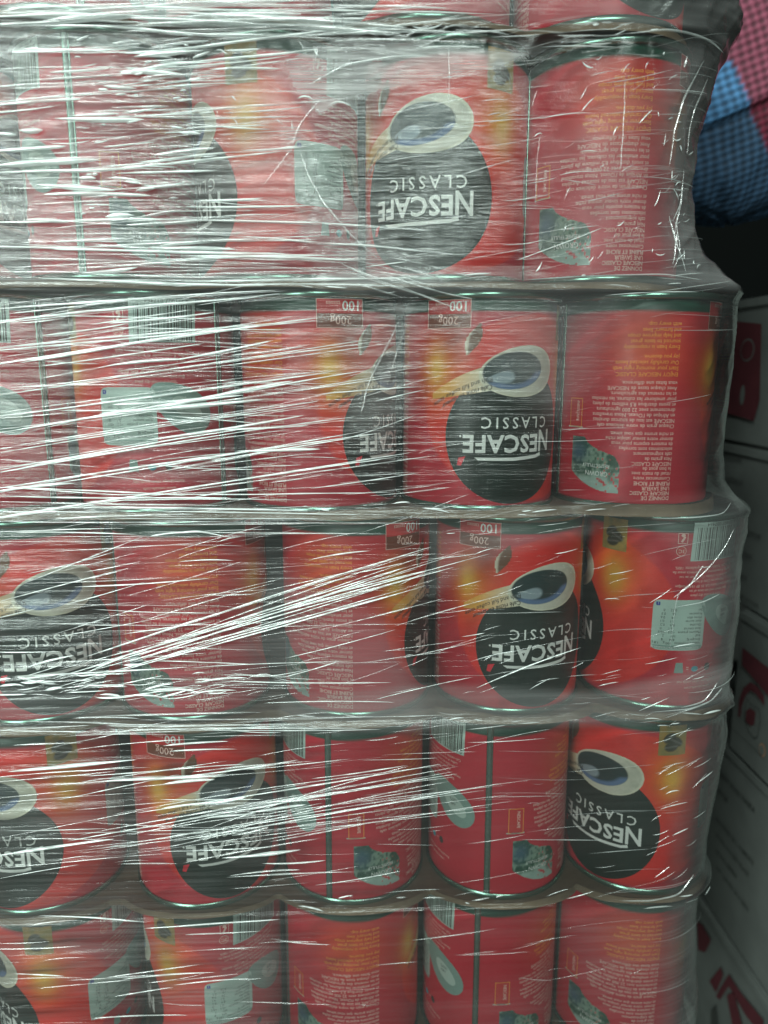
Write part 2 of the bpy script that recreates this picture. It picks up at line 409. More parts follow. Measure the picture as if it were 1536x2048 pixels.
# long texts
FR1 = ['vous faites une difference.', 'Avec chaque tasse de NESCAFE', 'et les revenus des agriculteurs.', 'pour ameliorer les cultures, les recoltes', 'et avons distribue 8,5 millions de plants', 'directement avec 22 000 agriculteurs', 'en Afrique de l\'Ouest. Nous travaillons', 'NESCAFE est issu de sources durables', 'Chaque grain de votre delicieux cafe']
FR2 = ['et riche arome que vous aimez.', 'donner votre saveur unique riche', 'de maniere experte pour vous', 'selectionnes sont torrefies', 'cafe soigneusement', 'Nos grains de', 'NESCAFE CLASSIC.', 'le bon gout de', 'rituel du matin avec', 'Commencez votre', 'PLEINE ET RICHE', 'UNE SAVEUR', 'NESCAFE CLASSIC', 'DONNEZ DE']
EN1 = ['with every cup.', 'and farmers\' lives', 'and help improve crops', 'sourced to taste great', 'Every bean is responsibly']
EN2 = ['joy you deserve.', 'Our carefully selected beans', 'Start your morning right with', 'ENJOY NESCAFE CLASSIC']
d = Decal(); y = 0.0170
for s_ in EN1: d.text(s_, arc(270), y, 0.0034, INK['orange'], 0, 0.95, 0.004); y += 0.0033
y += 0.0022
for s_ in EN2: d.text(s_, arc(270), y, 0.0034, INK['orange'], 0, 0.95, 0.004); y += 0.0034
DEC['orange_text_block'] = (d.build('orange_text_block'), 248, 24)
d = Decal(); y = 0.0510
for s_ in FR1: d.text(s_, arc(270), y, 0.0033, INK['text'], 0, 0.95, 0.004); y += 0.0032
y += 0.0016
for s_ in FR2: d.text(s_, arc(270), y, 0.0033, INK['text'], 0, 0.90, 0.004 if y < 0.11 else 0.02); y += 0.0030
DEC['white_text_block'] = (d.build('white_text_block'), 246, 26)
# green band text
d = Decal()
for a0 in (60, 140, 250, 330): d.text('CAFE SOLUBLE  SOLUBLE COFFEE', arc(a0), 0.0030, 0.0022, INK['green'])
DEC['band_lettering'] = (d.build('band_lettering'), 20, 400)

# --- body: lathe with printed colours
def tin_body():
    prof = [(0.0, 0.0012), (R-0.004, 0.0012), (R-0.0032, 0.0030), (R-0.0026, 0.0030)]
    NA, NZ = 240, 110
    ts = np.linspace(0.0012, HT-0.0015, NZ); A = np.linspace(0, 2*pi, NA, endpoint=False)
    AA, TT = np.meshgrid(A, ts)
    rr = R-0.0020*np.exp(-((TT-0.0012)/0.0055)**2)-0.0011*np.exp(-((TT-HT+0.0015)/0.0015)**2)
    V = np.stack([rr*np.sin(AA), -rr*np.cos(AA), -TT], -1).reshape(-1, 3)
    Fq = grid_faces(NA, NZ, True)[:, ::-1]
    deg = np.degrees(AA)
    rel = (deg+180) % 360-180
    base = mix3((0.44, 0.016, 0.032), (0.51, 0.020, 0.038), vnoise(AA*3, TT*40, 2))
    e = np.sqrt(((deg+360-20+180) % 360-180)**2/86**2+((TT-0.068)/0.056)**2)
    br = 1-sstep(0.985, 1.01, e)
    c = base*(1-br[..., None])+np.array((0.66, 0.026, 0.020))*br[..., None]
    def glow(cx, cy, sx_, sy_, col, k=1.0):
        g = k*np.exp(-((((rel-cx+180) % 360-180)/sx_)**2+((TT-cy)/sy_)**2))
        return c*(1-g[..., None])+np.array(col)*g[..., None]
    c = glow(56, 0.040, 19, 0.020, (0.72, 0.16, 0.01), 0.85); c = glow(56, 0.044, 9, 0.012, (0.72, 0.42, 0.05), 0.9)
    c = glow(-54, 0.046, 19, 0.020, (0.72, 0.16, 0.01), 0.85); c = glow(-57, 0.044, 8, 0.012, (0.75, 0.45, 0.07), 0.9)
    c = glow(-112, 0.032, 26, 0.022, (0.70, 0.10, 0.010), 0.62)
    c = glow(-42, 0.026, 12, 0.016, (0.14, 0.03, 0.015), 0.6)
    gb = 1-sstep(0.0104, 0.0114, TT+0.0006*np.sin(AA*2)); c = c*(1-gb[..., None])+np.array((0.005, 0.050, 0.030))*gb[..., None]
    me = mesh_np('tin_wall', V, Fq, [MP]); vcol(me, c.reshape(-1, 3)); return me
def lathe(name, prof, mat, n=96):
    prof = np.array(prof); A = np.linspace(0, 2*pi, n, endpoint=False)
    V = np.stack([prof[:, None, 0]*np.sin(A), -prof[:, None, 0]*np.cos(A), np.repeat(prof[:, 1:2], n, 1)], -1).reshape(-1, 3)
    return mesh_np(name, V, grid_faces(n, len(prof), True), [mat])
rr = 0.0013
ring = [(R+0.0002+rr*sin(a)*1.0, -0.0017+1.75*rr*cos(a)) for a in np.linspace(-pi/2, pi*0.85, 9)]
rim_up = [(0.0005, -0.004), (R-0.004, -0.004), (R-0.0018, -0.0038)]+[(R-0.0008, -0.001)]+ring
rim_lo = [(x, -HT-z) for x, z in rim_up]
BODY = tin_body(); RIM_T = lathe('rim', rim_up, METAL); RIM_B = lathe('rim', rim_lo, METAL)

TRIED = ['tin_wall', 'metal_rim']
ROOTS = []
STUFFY = ('small_print', 'band_lettering', 'orange_text_block', 'white_text_block', 'slogan_lettering', 'picture_lettering', 'recycling_marks', 'preparation_marks', 'barcode')
def tin(X, Y, ztop, oval_deg, label, cat='tin', group=None, lean=(0, 0)):
    """oval_deg: where the oval stands, measured from the direction to the viewer"""
    face = -degrees(atan2(X-EYE[0], Y-EYE[1]))
    a = oval_deg+face
    o = empty('coffee_tin', (X, Y, ztop), radians(a)); o.rotation_euler = (lean[0], lean[1], radians(a))
    tag(o, label, cat, group)
    link('tin_wall', BODY, o); link('metal_rim', RIM_T, o); link('metal_rim', RIM_B, o)
    for nm, (me, mid, hw) in DEC.items():
        rel = (mid+oval_deg+180) % 360-180
        if abs(rel) < 84+hw*0.55 or nm == 'band_lettering':
            q = link(nm, me, o)
            if nm in STUFFY: q['kind'] = 'stuff'
    ROOTS.append(o); return o

# ------------------------------------------------------------------ the stack
YPX = [50, 575, 1035, 1450, 1820]
ZB = [at(720, y, 0)[2] for y in YPX]
ZB = [ZB[0]+0.1345]+ZB+[ZB[-1]-0.1345]
ROWS = [
    (0, [(-0.262, 30), (-0.159, 190), (-0.055, 110), (0.048, -60), (0.150, 40)]),
    (1, [(-0.245, 60), (-0.142, 162), (-0.042, -76), (0.061, -16), (0.157, 123)]),
    (2, [(-0.226, -140), (-0.122, -127), (-0.0185, 64), (0.0855, 26), (0.188, 120)]),
    (3, [(-0.305, 200), (-0.2055, 6), (-0.1055, 108), (0.0045, 87), (0.108, 27), (0.212, -88)]),
    (4, [(-0.316, 110), (-0.2135, -42), (-0.103, 18), (0.0015, 165), (0.1045, 179), (0.206, -27)]),
    (5, [(-0.312, 40), (-0.208, -77), (-0.1025, -97), (-0.0005, 112), (0.102, 176), (0.203, 124)]),
]
ROWN = ['cut-off top row', 'first full row', 'second full row', 'third full row', 'fourth full row', 'bottom row']
SHOW = {
    (0, 0): 'badge side', (0, 1): 'plain red side', (0, 2): 'text side', (0, 3): 'barcode side', (0, 4): 'oval side',
    (1, 0): 'a dark oval edge', (1, 1): 'seam and round leaf', (1, 2): 'a pale nutrition panel', (1, 3): 'whole dark oval', (1, 4): 'text column, leafy picture',
    (2, 0): 'the end of a barcode', (2, 1): 'barcode over pale panel', (2, 2): 'text and a cut oval half', (2, 3): 'oval, cup, slogan', (2, 4): 'long white text',
    (3, 0): 'a plain side', (3, 1): 'oval behind crumples', (3, 2): 'text behind pleats', (3, 3): 'a 200g badge and an oval edge', (3, 4): 'clear oval, cup, badge', (3, 5): 'barcode over pale panel',
    (4, 0): 'a text side', (4, 1): 'half an oval with a big N', (4, 2): 'streaked oval', (4, 3): 'seam and small picture', (4, 4): 'seam, leaf, picture', (4, 5): 'oval and beans picture',
    (5, 0): 'its badge side', (5, 1): 'yellow glow', (5, 2): 'a barcode and pale leaf', (5, 3): 'orange text side', (5, 4): 'seam and leaf', (5, 5): 'a curved landscape picture',
}
POSN = {5: ['leftmost', 'second from left', 'middle', 'second from right', 'rightmost'], 6: ['leftmost', 'second from left', 'third from left', 'third from right', 'second from right', 'rightmost']}
for row, tins in ROWS:
    for i, (X, a) in enumerate(tins):
        g = random.Random(row*10+i)
        tin(X, 0.0510+g.uniform(0, 0.0012), ZB[row]-0.0012, a+0.0,
            f"{POSN[len(tins)][i]} red tin in {ROWN[row]}, {SHOW[(row, i)]}", group='upside-down coffee tins stacked in rows', lean=(g.uniform(-0.006, 0.004), g.uniform(-0.006, 0.006)))
# a tin of the next pack that sticks out on the right behind the second full row, and its neighbour a row below
tin(0.243, 0.156, ZB[2]-0.0012, 62, 'red tin sticking out behind the right end of the second full row, yellow glow showing', group='upside-down coffee tins stacked in rows')

# cardboard trays: a floor under each layer and a low soft lip that follows the tins
def tray(row, tins, lip, scal, label):
    zb = ZB[row+1]; root = empty('cardboard_tray', (0, 0, zb)); tag(root, label, 'cardboard tray', 'cardboard trays between the tin layers')
    cx = [t[0] for t in tins]; x0 = cx[0]-0.06; xr = cx[-1]
    g = random.Random(row+40)
    path = []
    n = 260
    for i in range(n+1):
        x = x0+(xr-x0)*i/n
        d = min(abs(x-c) for c in cx); yy = 0.0510-math.sqrt(max(0, 0.0525**2-min(d, 0.05)**2))
        y = -0.0022+scal*(yy+0.0015)+0.0008*(vnoise(np.array(x*60), np.array(row*3.3), 4)-0.5)
        path.append((x, float(y)))
    for k in range(1, 19):
        a = radians(k*5); path.append((xr+0.0525*sin(a), 0.051-0.0530*cos(a)))
    path.append((xr+0.0525, 0.25))
    path = np.array(path); N = len(path)
    # lip ribbon (outer and inner skins, rounded top)
    top = zb+0.002+lip*(0.3+1.2*vnoise(path[:, 0]*38, path[:, 1]*30, row+9))
    bot = zb+0.0006-0.0022*vnoise(path[:, 0]*30, path[:, 1]*30, row+19)
    tn = np.gradient(path, axis=0); tn /= np.linalg.norm(tn, axis=1)[:, None]; nr = np.stack([tn[:, 1], -tn[:, 0]], 1)
    ringp = [(0.0012, bot), (0.0004+0.0*bot, (top*0.5+bot*0.5)), (0.0002, top), (-0.0006, top+0.0004), (-0.0012, top), (-0.0004, bot)]
    V = []
    for off, z in ringp:
        j = off+0.0005*(vnoise(path[:, 0]*120, z*500, 5)-0.5)
        V.append(np.column_stack([path+nr*j[:, None], z-zb]))
    V = np.concatenate(V)
    lipo = link('tray_lip', mesh_np('tray_lip', V, grid_faces(N, len(ringp)), [CARD]), root)
    # floor: two skins
    fl = np.vstack([path*1.0, ]); P = fl+nr*-0.0008
    Vf = np.concatenate([np.column_stack([P, np.full(N, 0.0030)]), np.column_stack([P[:, 0], np.full(N, 0.25), np.full(N, 0.0030)]),
                         np.column_stack([P[:, 0], np.full(N, 0.25), np.full(N, 0.0016)]), np.column_stack([P, np.full(N, 0.0016)])])
    link('tray_floor', mesh_np('tray_floor', Vf, grid_faces(N, 4), [CARD], False), root)
    return root
tray(0, ROWS[0][1], 0.001, 0.35, 'thin tan cardboard tray under the cut-off top row of tins')
tray(1, ROWS[1][1], 0.0010, 0.25, 'flattened tan cardboard tray edge under the uppermost full row of tins')
tray(2, ROWS[2][1], 0.0036, 0.22, 'tan cardboard tray with a wide crumpled lip under the second full row of tins')
tray(3, ROWS[3][1], 0.0030, 0.40, 'tan cardboard tray pressed in scallops under the third full row of tins')
tray(4, ROWS[4][1], 0.0008, 0.45, 'deeply scalloped tan cardboard tray with its floor showing under the fourth full row')
tray(5, ROWS[5][1], 0.0040, 0.5, 'tan cardboard tray below the bottom row of tins')

# ------------------------------------------------------------------ stretch wrap
def inpoly(PX, PY, poly, soft=6):
    """1 inside the outline (with a soft border), for overlaps of the film"""
    n = len(poly); ins = np.zeros(PX.shape, bool); dmin = np.full(PX.shape, 1e9)
    for i in range(n):
        x1, y1 = poly[i]; x2, y2 = poly[(i+1) % n]
        c = ((y1 > PY) != (y2 > PY)) & (PX < (x2-x1)*(PY-y1)/((y2-y1) if y2 != y1 else 1e-9)+x1); ins ^= c
        tt = np.clip(((PX-x1)*(x2-x1)+(PY-y1)*(y2-y1))/((x2-x1)**2+(y2-y1)**2), 0, 1)
        dmin = np.minimum(dmin, np.hypot(PX-x1-tt*(x2-x1), PY-y1-tt*(y2-y1)))
    sd = np.where(ins, dmin, -dmin); return sstep(-soft, soft, sd)
SIL = [(-60, 1478), (0, 1478), (55, 1482), (85, 1480), (120, 1452), (200, 1425), (300, 1397), (400, 1388), (470, 1390), (520, 1415), (560, 1455), (580, 1484), (600, 1480), (700, 1468), (800, 1458), (900, 1447), (955, 1450), (985, 1474), (1010, 1497), (1050, 1494), (1100, 1484), (1200, 1477), (1300, 1465), (1345, 1460), (1375, 1466), (1400, 1452), (1440, 1458), (1470, 1451), (1550, 1435), (1650, 1415), (1690, 1415), (1715, 1421), (1750, 1402), (1800, 1397), (1850, 1395), (1900, 1393), (1950, 1399), (2000, 1397), (2048, 1388), (2200, 1385)]
szs, sxs = [], []
for y, x in SIL:
    # the outline is the film where it turns away, about 0.045 m behind the front
    p = at(x, y, 0.040); szs.append(p[2]); sxs.append(p[0]-0.0035)
szs = np.array(szs[::-1]); sxs = np.array(sxs[::-1])
def side_x(z): return np.interp(z, szs, sxs)
def front_off(z):
    o = np.zeros_like(z)
    for b in ZB: o += 0.0018*np.exp(-((z-b)/0.0035)**2)-0.0014*np.exp(-((z-b-0.010)/0.006)**2)*0.5
    return o
XL = -0.40
def film_point(u, z, off):
    """u = length along the wrap from the left end of the front, over the corner and down the right side"""
    rc = 0.050; sx = side_x(z); uf = sx-rc-XL; ua = uf+rc*pi/2
    a = np.clip((u-uf)/rc, 0, pi/2)
    r = rc+off
    x = np.where(u < uf, XL+u, sx-rc+r*np.sin(a)); y = np.where(u < uf, -0.0032-off, (-0.0032+rc)-r*np.cos(a))
    y = np.where(u > ua, (-0.0032+rc)+(u-ua), y); x = np.where(u > ua, sx+off, x)
    return x, y
def film_sheet(name, u0, u1, z0, z1, nu, nz, lift, seed, haze, mat, parent, wob=1.0):
    U, Z = np.meshgrid(np.linspace(u0, u1, nu), np.linspace(z0, z1, nz))
    off = lift+front_off(Z)
    sl = 0.06*np.sin(Z*9+seed)
    Zs = Z-U*(0.10+sl)*0.6
    w = (vnoise(U*5, Zs*260, seed)-0.5)*0.0010+(vnoise(U*9+3, (Z-U*0.02)*520, seed+1)-0.5)*0.0007+(vnoise(U*14, Z*120, seed+2)-0.5)*0.0011
    cr = (vnoise(U*70, Z*70, seed+3)-0.5)*0.0009*(vnoise(U*6, Z*6, seed+4) > 0.55)
    uf = side_x(Z)-0.050-XL; cf = 1-0.72*sstep(-0.05, 0.03, U-uf)
    big = (vnoise(U*16+Z*9, Z*26, seed+7)-0.5)*0.0018*sstep(-0.02, 0.04, U-uf)
    PX0, PY0 = pix(np.stack([*film_point(U, Z, off), Z], -1))
    reg = sstep(1290, 1360, PX0)*(1-sstep(560, 620, PY0))+0.7*np.exp(-((PY0-75)/35)**2)*sstep(420, 620, PX0)+0.6*inpoly(PX0, PY0, [(560, 240), (640, 230), (700, 420), (900, 560), (620, 590)], 20)+0.45*sstep(1400, 1440, PX0)+0.35*np.exp(-((PY0-1415)/25)**2)*sstep(700, 900, PX0)
    reg = np.clip(reg, 0, 1)
    wx = U+0.012*(vnoise(U*40, Z*40, 81)-0.5); wz = Z+0.012*(vnoise(U*40, Z*40, 82)-0.5)
    rid = (1-2*np.abs(vnoise(wx*55+wz*20, wz*32-wx*25, 83)-0.5))**4+0.5*(1-2*np.abs(vnoise(wx*110-wz*60, wz*80+wx*40, 84)-0.5))**4
    off = off+reg*(rid-0.3)*0.0015
    w = w*(1-0.75*sstep(0.28, 0.45, U)); off = off+(w*cf+cr*cf)*wob+big+0.0006
    # film sinks a little between tins
    X, Y = film_point(U, Z, off)
    V = np.stack([X, Y, Z], -1).reshape(-1, 3)
    me = mesh_np(name, V, grid_faces(nu, nz), [mat])
    PX, PY = pix(V)
    h = haze(PX.reshape(U.shape), PY.reshape(U.shape), U, Z)
    st = np.maximum(1-0.70*sstep(400, 850, PX), 0.62*(sstep(1790, 1850, PY)))
    vcol(me, np.stack([np.clip(h, 0, 1).ravel(), np.clip(st, 0, 1).ravel(), st.ravel()*0], 1), 'thickness')
    uv = me.uv_layers.new(name='wrap'); li = np.empty(len(me.loops), np.int32); me.loops.foreach_get('vertex_index', li)
    uvs = np.stack([U.ravel(), Z.ravel()], 1)[li].astype(np.float32); uv.data.foreach_set('uv', uvs.ravel())
    return link(name, me, parent)

def film_material(name, haze_gain=1.0, gloss=1.0):
    t = NT(name)
    a = t.n('ShaderNodeAttribute'); a.attribute_name = 'thickness'
    uv = t.n('ShaderNodeUVMap'); uv.uv_map = 'wrap'
    m1 = t.mapping(uv.outputs[0], (7, 420, 1), (0, 0, -0.02)); m2 = t.mapping(uv.outputs[0], (16, 1300, 1), (0, 0, 0.03)); m3 = t.mapping(uv.outputs[0], (14, 60, 1), (0, 0, -0.1))
    n1 = t.noise(1.0, m1, 4, 0.6); n2 = t.noise(1.0, m2, 2); n3 = t.noise(1.0, m3, 3)
    s1 = t.rng(n1, 0.42, 0.78, 0.55, 1.7); s2 = t.rng(n2, 0.45, 0.75, 0.8, 1.3); s3 = t.rng(n3, 0.3, 0.7, 0.6, 1.35)
    f = t.math('MULTIPLY', t.math('MULTIPLY', s1, s2), s3)
    sc = t.n('ShaderNodeSeparateColor'); t.l(a.outputs['Color'], sc.inputs[0])
    f = t.math('ADD', 1.0, t.math('MULTIPLY', t.math('SUBTRACT', f, 1.0), sc.outputs[1]))
    f = t.math('MULTIPLY', t.math('MULTIPLY', f, sc.outputs[0]), haze_gain)
    # longer way through the film where it is seen edge-on
    lw = t.n('ShaderNodeLayerWeight'); lw.inputs['Blend'].default_value = 0.5
    cosn = t.math('SUBTRACT', 1.0, lw.outputs['Facing']); cosn = t.math('MAXIMUM', cosn, 0.22)
    k = t.math('DIVIDE', 1.0, cosn)
    trans = t.math('POWER', t.math('SUBTRACT', 1.0, t.math('MINIMUM', f, 0.92)), k)
    fac = t.math('SUBTRACT', 1.0, trans, True)
    tr = t.n('ShaderNodeBsdfTransparent'); tr.inputs[0].default_value = (0.97, 0.98, 0.972, 1)
    df = t.n('ShaderNodeBsdfDiffuse'); df.inputs[0].default_value = (0.66, 0.68, 0.67, 1)
    tl = t.n('ShaderNodeBsdfTranslucent'); tl.inputs[0].default_value = (0.66, 0.67, 0.67, 1)
    md = t.n('ShaderNodeMixShader'); md.inputs[0].default_value = 0.35; t.l(df.outputs[0], md.inputs[1]); t.l(tl.outputs[0], md.inputs[2])
    mx = t.n('ShaderNodeMixShader'); t.l(fac, mx.inputs[0]); t.l(tr.outputs[0], mx.inputs[1]); t.l(md.outputs[0], mx.inputs[2])
    gl = t.n('ShaderNodeBsdfAnisotropic'); gl.inputs['Roughness'].default_value = 0.16; gl.inputs[0].default_value = (0.95, 1, 0.98, 1)
    bh = t.math('ADD', t.math('MULTIPLY', n1, 1.0), t.math('MULTIPLY', n2, 0.25))
    t.l(t.bump(bh, 0.6, 0.0010), gl.inputs['Normal'])
    fr = t.n('ShaderNodeFresnel'); fr.inputs['IOR'].default_value = 1.5
    fg = t.math('MULTIPLY', fr.outputs[0], 1.25*gloss, True)
    mg = t.n('ShaderNodeMixShader'); t.l(fg, mg.inputs[0]); t.l(mx.outputs[0], mg.inputs[1]); t.l(gl.outputs[0], mg.inputs[2])
    t.l(mg.outputs[0], t.out.inputs[0]); return t.m
FILM = film_material('stretch_film')
OVER = [  # film overlaps and bunches read off the photograph: outline, extra thickness, edge softness
    ([(-50, 0), (1480, 0), (1480, 55), (900, 45), (600, 60), (-50, 40)], 0.16, 10),
    ([(560, 120), (700, 75), (1060, 105), (1000, 140), (860, 160), (690, 200), (640, 230), (590, 180)], 0.66, 7),
    ([(-51, 60), (430, 60), (600, 240), (540, 560), (-50, 560)], 0.30, 70),
    ([(560, 250), (600, 240), (650, 360), (760, 470), (900, 570), (640, 580), (590, 420)], 0.42, 14),
    ([(-50, 430), (560, 440), (900, 520), (1000, 585), (-50, 585)], 0.20, 25),
    ([(600, 545), (1440, 540), (1484, 575), (1300, 580), (700, 592)], 0.12, 8),
    ([(1075, 270), (1190, 250), (1350, 120), (1400, 120), (1395, 555), (1050, 540)], 0.11, 30),
    ([(1330, 90), (1480, 60), (1400, 300), (1480, 570), (1330, 560)], 0.14, 25),
    ([(990, 590), (1240, 600), (1190, 760), (1120, 830), (1000, 740)], 0.20, 40),
    ([(690, 640), (830, 600), (820, 820), (760, 900), (690, 860)], 0.22, 30),
    ([(-50, 1000), (700, 1010), (1490, 985), (1490, 1050), (600, 1075), (-50, 1060)], 0.07, 14),
    ([(560, 1150), (760, 1230), (850, 1400), (850, 1450), (300, 1450), (-50, 1460), (-50, 1400), (400, 1330)], 0.22, 30),
    ([(560, 1400), (880, 1370), (1180, 1385), (1460, 1330), (1465, 1400), (1300, 1445), (560, 1465)], 0.26, 12),
    ([(1310, 1040), (1400, 1180), (1350, 1350), (1470, 1380), (1495, 1040)], 0.15, 25),
    ([(860, 1060), (1180, 1060), (1000, 1110), (870, 1180)], 0.22, 20),
    ([(-50, 1600), (600, 1560), (560, 1700), (-50, 1740)], 0.13, 40),
    ([(1350, 1420), (1450, 1420), (1400, 1800), (1400, 2100), (1320, 2100), (1340, 1700)], 0.07, 18),
    ([(-50, 1790), (250, 1760), (330, 1900), (330, 1990), (-50, 1960)], 0.12, 30),
    ([(330, 1850), (560, 1830), (560, 2100), (330, 2100)], 0.08, 30),
    ([(1130, 1820), (1400, 1810), (1400, 2060), (1180, 2060)], 0.07, 40),
]
def haze_map(PX, PY, U, Z):
    h = 0.018+0.035*vnoise(U*10, Z*30, 60)
    h = h+0.045*(1-sstep(300, 900, PX))
    for poly, k, s_ in OVER: h = 1-(1-h)*(1-k*(0.50 if poly[0][0] < 0 else 0.58)*inpoly(PX, PY, poly, s_))
    return h
wrap = empty('stretch_wrap', (0, 0, 0)); tag(wrap, 'clear plastic stretch wrap pulled round the whole stack of red tins', 'plastic wrap')
film_sheet('film_sheet', 0.0, 0.95, -0.50, 0.30, 490, 690, 0.0, 11, haze_map, FILM, wrap)

# pleats: gathered folds on the sheet, painted white in place of highlight streaks
def pleat_material(name, alpha, col=(0.90, 1.0, 0.97)):
    t = NT(name)
    tr = t.n('ShaderNodeBsdfTransparent')
    df = t.n('ShaderNodeBsdfDiffuse'); df.inputs[0].default_value = (*col, 1)  # near-white colour carries the highlight along the fold
    tc = t.n('ShaderNodeTexCoord').outputs['Object']; nz = t.noise(1.0, t.mapping(tc, (45, 45, 900)), 3)
    fac = t.rng(nz, 0.35, 0.65, alpha*0.5, min(1, alpha*1.4))
    mx = t.n('ShaderNodeMixShader'); t.l(fac, mx.inputs[0]); t.l(tr.outputs[0], mx.inputs[1]); t.l(df.outputs[0], mx.inputs[2])
    gl = t.n('ShaderNodeBsdfAnisotropic'); gl.inputs['Roughness'].default_value = 0.22; gl.inputs[0].default_value = (1, 1, 1, 1)
    mg = t.n('ShaderNodeMixShader'); t.l(t.rng(nz, 0.35, 0.6, 0.05, 0.30), mg.inputs[0]); t.l(mx.outputs[0], mg.inputs[1]); t.l(gl.outputs[0], mg.inputs[2])
    t.l(mg.outputs[0], t.out.inputs[0]); return t.m
PL = [pleat_material('film_pleat_dense', 0.75), pleat_material('film_pleat_thin', 0.34), pleat_material('film_pleat_faint', 0.16)]
PV, PF, PMI = [], [], []
nverts = 0
def pleat(x0, y0, x1, y1, w, m, bow=0.0, jit=1.2, lift=0.0012, line=None):
    """a fold running between two places on the film (given in photograph pixels), w = width in photograph pixels"""
    global nverts
    L = math.hypot(x1-x0, y1-y0); n = max(4, int(L/14))
    s = np.linspace(0, 1, n+1)
    ph = random.uniform(0, 100)
    X = x0+(x1-x0)*s; Yp = y0+(y1-y0)*s+bow*4*s*(1-s)+0.6*jit*(vnoise(s*L/110+ph, np.full(n+1, ph), 33)-0.5)*2
    if line is not None:
        ln = np.array(line, float); q = np.linspace(0, len(ln)-1, 9*len(ln)); k = np.arange(len(ln))
        X = np.interp(q, k, ln[:, 0]); Yp = np.interp(q, k, ln[:, 1])
        for _ in range(6):
            X[1:-1] = (X[:-2]+X[2:]+2*X[1:-1])/4; Yp[1:-1] = (Yp[:-2]+Yp[2:]+2*Yp[1:-1])/4
        n = len(X)-1; s = np.linspace(0, 1, n+1); L = float(np.hypot(np.diff(X), np.diff(Yp)).sum())
        X = X+2.0*(vnoise(s*L/30+ph, s*0+3, 35)-0.5)
    P = np.array([at(a, b, -0.0040-lift) for a, b in zip(X, Yp)])
    # follow the film on to the corner and where it bulges at the layer joints
    z = P[:, 2]; u = P[:, 0]-XL
    fx, fy = film_point(u, z, np.full_like(z, 0.0018+lift)+front_off(z)); P[:, 0] = fx; P[:, 1] = fy
    P[:, 2] = z
    wd = w*0.00030/2*np.minimum(1, np.sin(np.clip(s, 0.0, 1)*pi)**0.5+0.04)*(0.55+0.9*vnoise(s*L/45+ph, np.full(n+1, 7.7), 34))
    ang = [(-1.0, -0.6), (-0.6, 0.45), (0.0, 1.0), (0.6, 0.45), (1.0, -0.6)]
    tx, tz = np.gradient(P[:, 0]), np.gradient(P[:, 2]); tl_ = np.hypot(tx, tz)+1e-9; nx_, nz_ = -tz/tl_, tx/tl_
    ring = [P+np.stack([wd*a*nx_, -wd*b*0.8, wd*a*nz_], 1) for a, b in ang]
    V = np.concatenate(ring); k = len(ang)
    PV.append(V); PF.append(grid_faces(n+1, k)+nverts); PMI.append(np.full(n*(k-1), m)); nverts += len(V)
R_ = random.Random(5)
WIDE = True
def zone(n, xr, yr, lr, ang, w, mats, bow=2, jit=1.2):
    for _ in range(n):
        x = R_.uniform(*xr); y = R_.uniform(*yr); L = R_.uniform(*lr)**1.0; a = radians(R_.gauss(*ang)); ww = R_.uniform(*w)
        m = R_.choices((0, 1, 2), mats)[0]
        x2 = x+L*cos(a)
        pleat(x, y, x2, y-L*sin(a), ww, m, R_.uniform(-bow, bow), jit)
# upper left: nearly level, dense
zone(46, (-60, 380), (90, 430), (80, 420), (3, 2.2), (1.5, 5), (4, 5, 5), 4, 3)
zone(40, (150, 520), (80, 420), (40, 180), (2, 3), (1.5, 4), (3, 4, 4), 4, 3)
zone(34, (-60, 380), (430, 580), (150, 620), (-1, 2.5), (2, 6), (4, 6, 5), 5, 3)
zone(22, (-60, 400), (-10, 70), (200, 700), (1, 2), (2, 7), (3, 5, 5), 5, 3)
zone(12, (300, 700), (20, 110), (150, 500), (2, 3), (2, 6), (1, 4, 5), 5, 3)
zone(26, (-60, 330), (95, 560), (40, 230), (2, 3), (5, 10), (6, 3, 2), 3, 2)
zone(9, (-60, 420), (0, 60), (150, 600), (1, 2), (7, 14), (4, 4, 2), 3, 2)
zone(12, (130, 400), (90, 400), (16, 80), (3, 8), (3.5, 7), (8, 2, 1), 2, 2)
zone(30, (-40, 420), (1330, 1400), (20, 110), (6, 8), (3, 6.5), (5, 3, 2), 4, 4)
zone(14, (-40, 500), (600, 1000), (90, 330), (7, 3), (4.5, 7.5), (5, 3, 1), 3, 1)
zone(12, (-40, 500), (1480, 1740), (60, 260), (5, 3), (4.5, 8), (5, 3, 1), 3, 1)
zone(26, (1300, 1400), (100, 560), (6, 28), (60, 40), (1.2, 3.4), (4, 3, 2), 6, 3)  # short white strokes painted as glints on the crumpled right edge
zone(26, (600, 1250), (40, 110), (20, 130), (3, 6), (1.5, 4), (2, 4, 3), 8, 4)
# second full row: rising to the right, long and crisp, with a few falling ones
for y0, x1, y1 in ((735, 700, 625), (790, 800, 680), (700, 620, 640), (868, 830, 740), (905, 640, 800), (945, 560, 850), (985, 800, 860), (650, 520, 590), (1040, 905, 900), (615, 560, 575), (835, 720, 735)):
    for k in range(3): pleat(-30, y0+R_.uniform(-6, 6), x1+R_.uniform(-120, 20), y1+R_.uniform(-6, 6)+5, R_.uniform(1.6, 4.2), R_.choice((0, 0, 1)), R_.uniform(-3, 3))
zone(42, (-40, 480), (600, 1010), (90, 360), (8, 2.5), (1.2, 3.6), (5, 4, 4), 3)
zone(26, (-40, 500), (600, 1010), (120, 400), (-3, 1.2), (1.2, 3.0), (2, 4, 4), 3)
zone(16, (480, 760), (620, 1020), (60, 240), (9, 3), (1.0, 3.2), (4, 4, 4), 3)
zone(22, (-40, 300), (985, 1075), (200, 600), (0, 1), (1.5, 4), (3, 5, 4), 3)
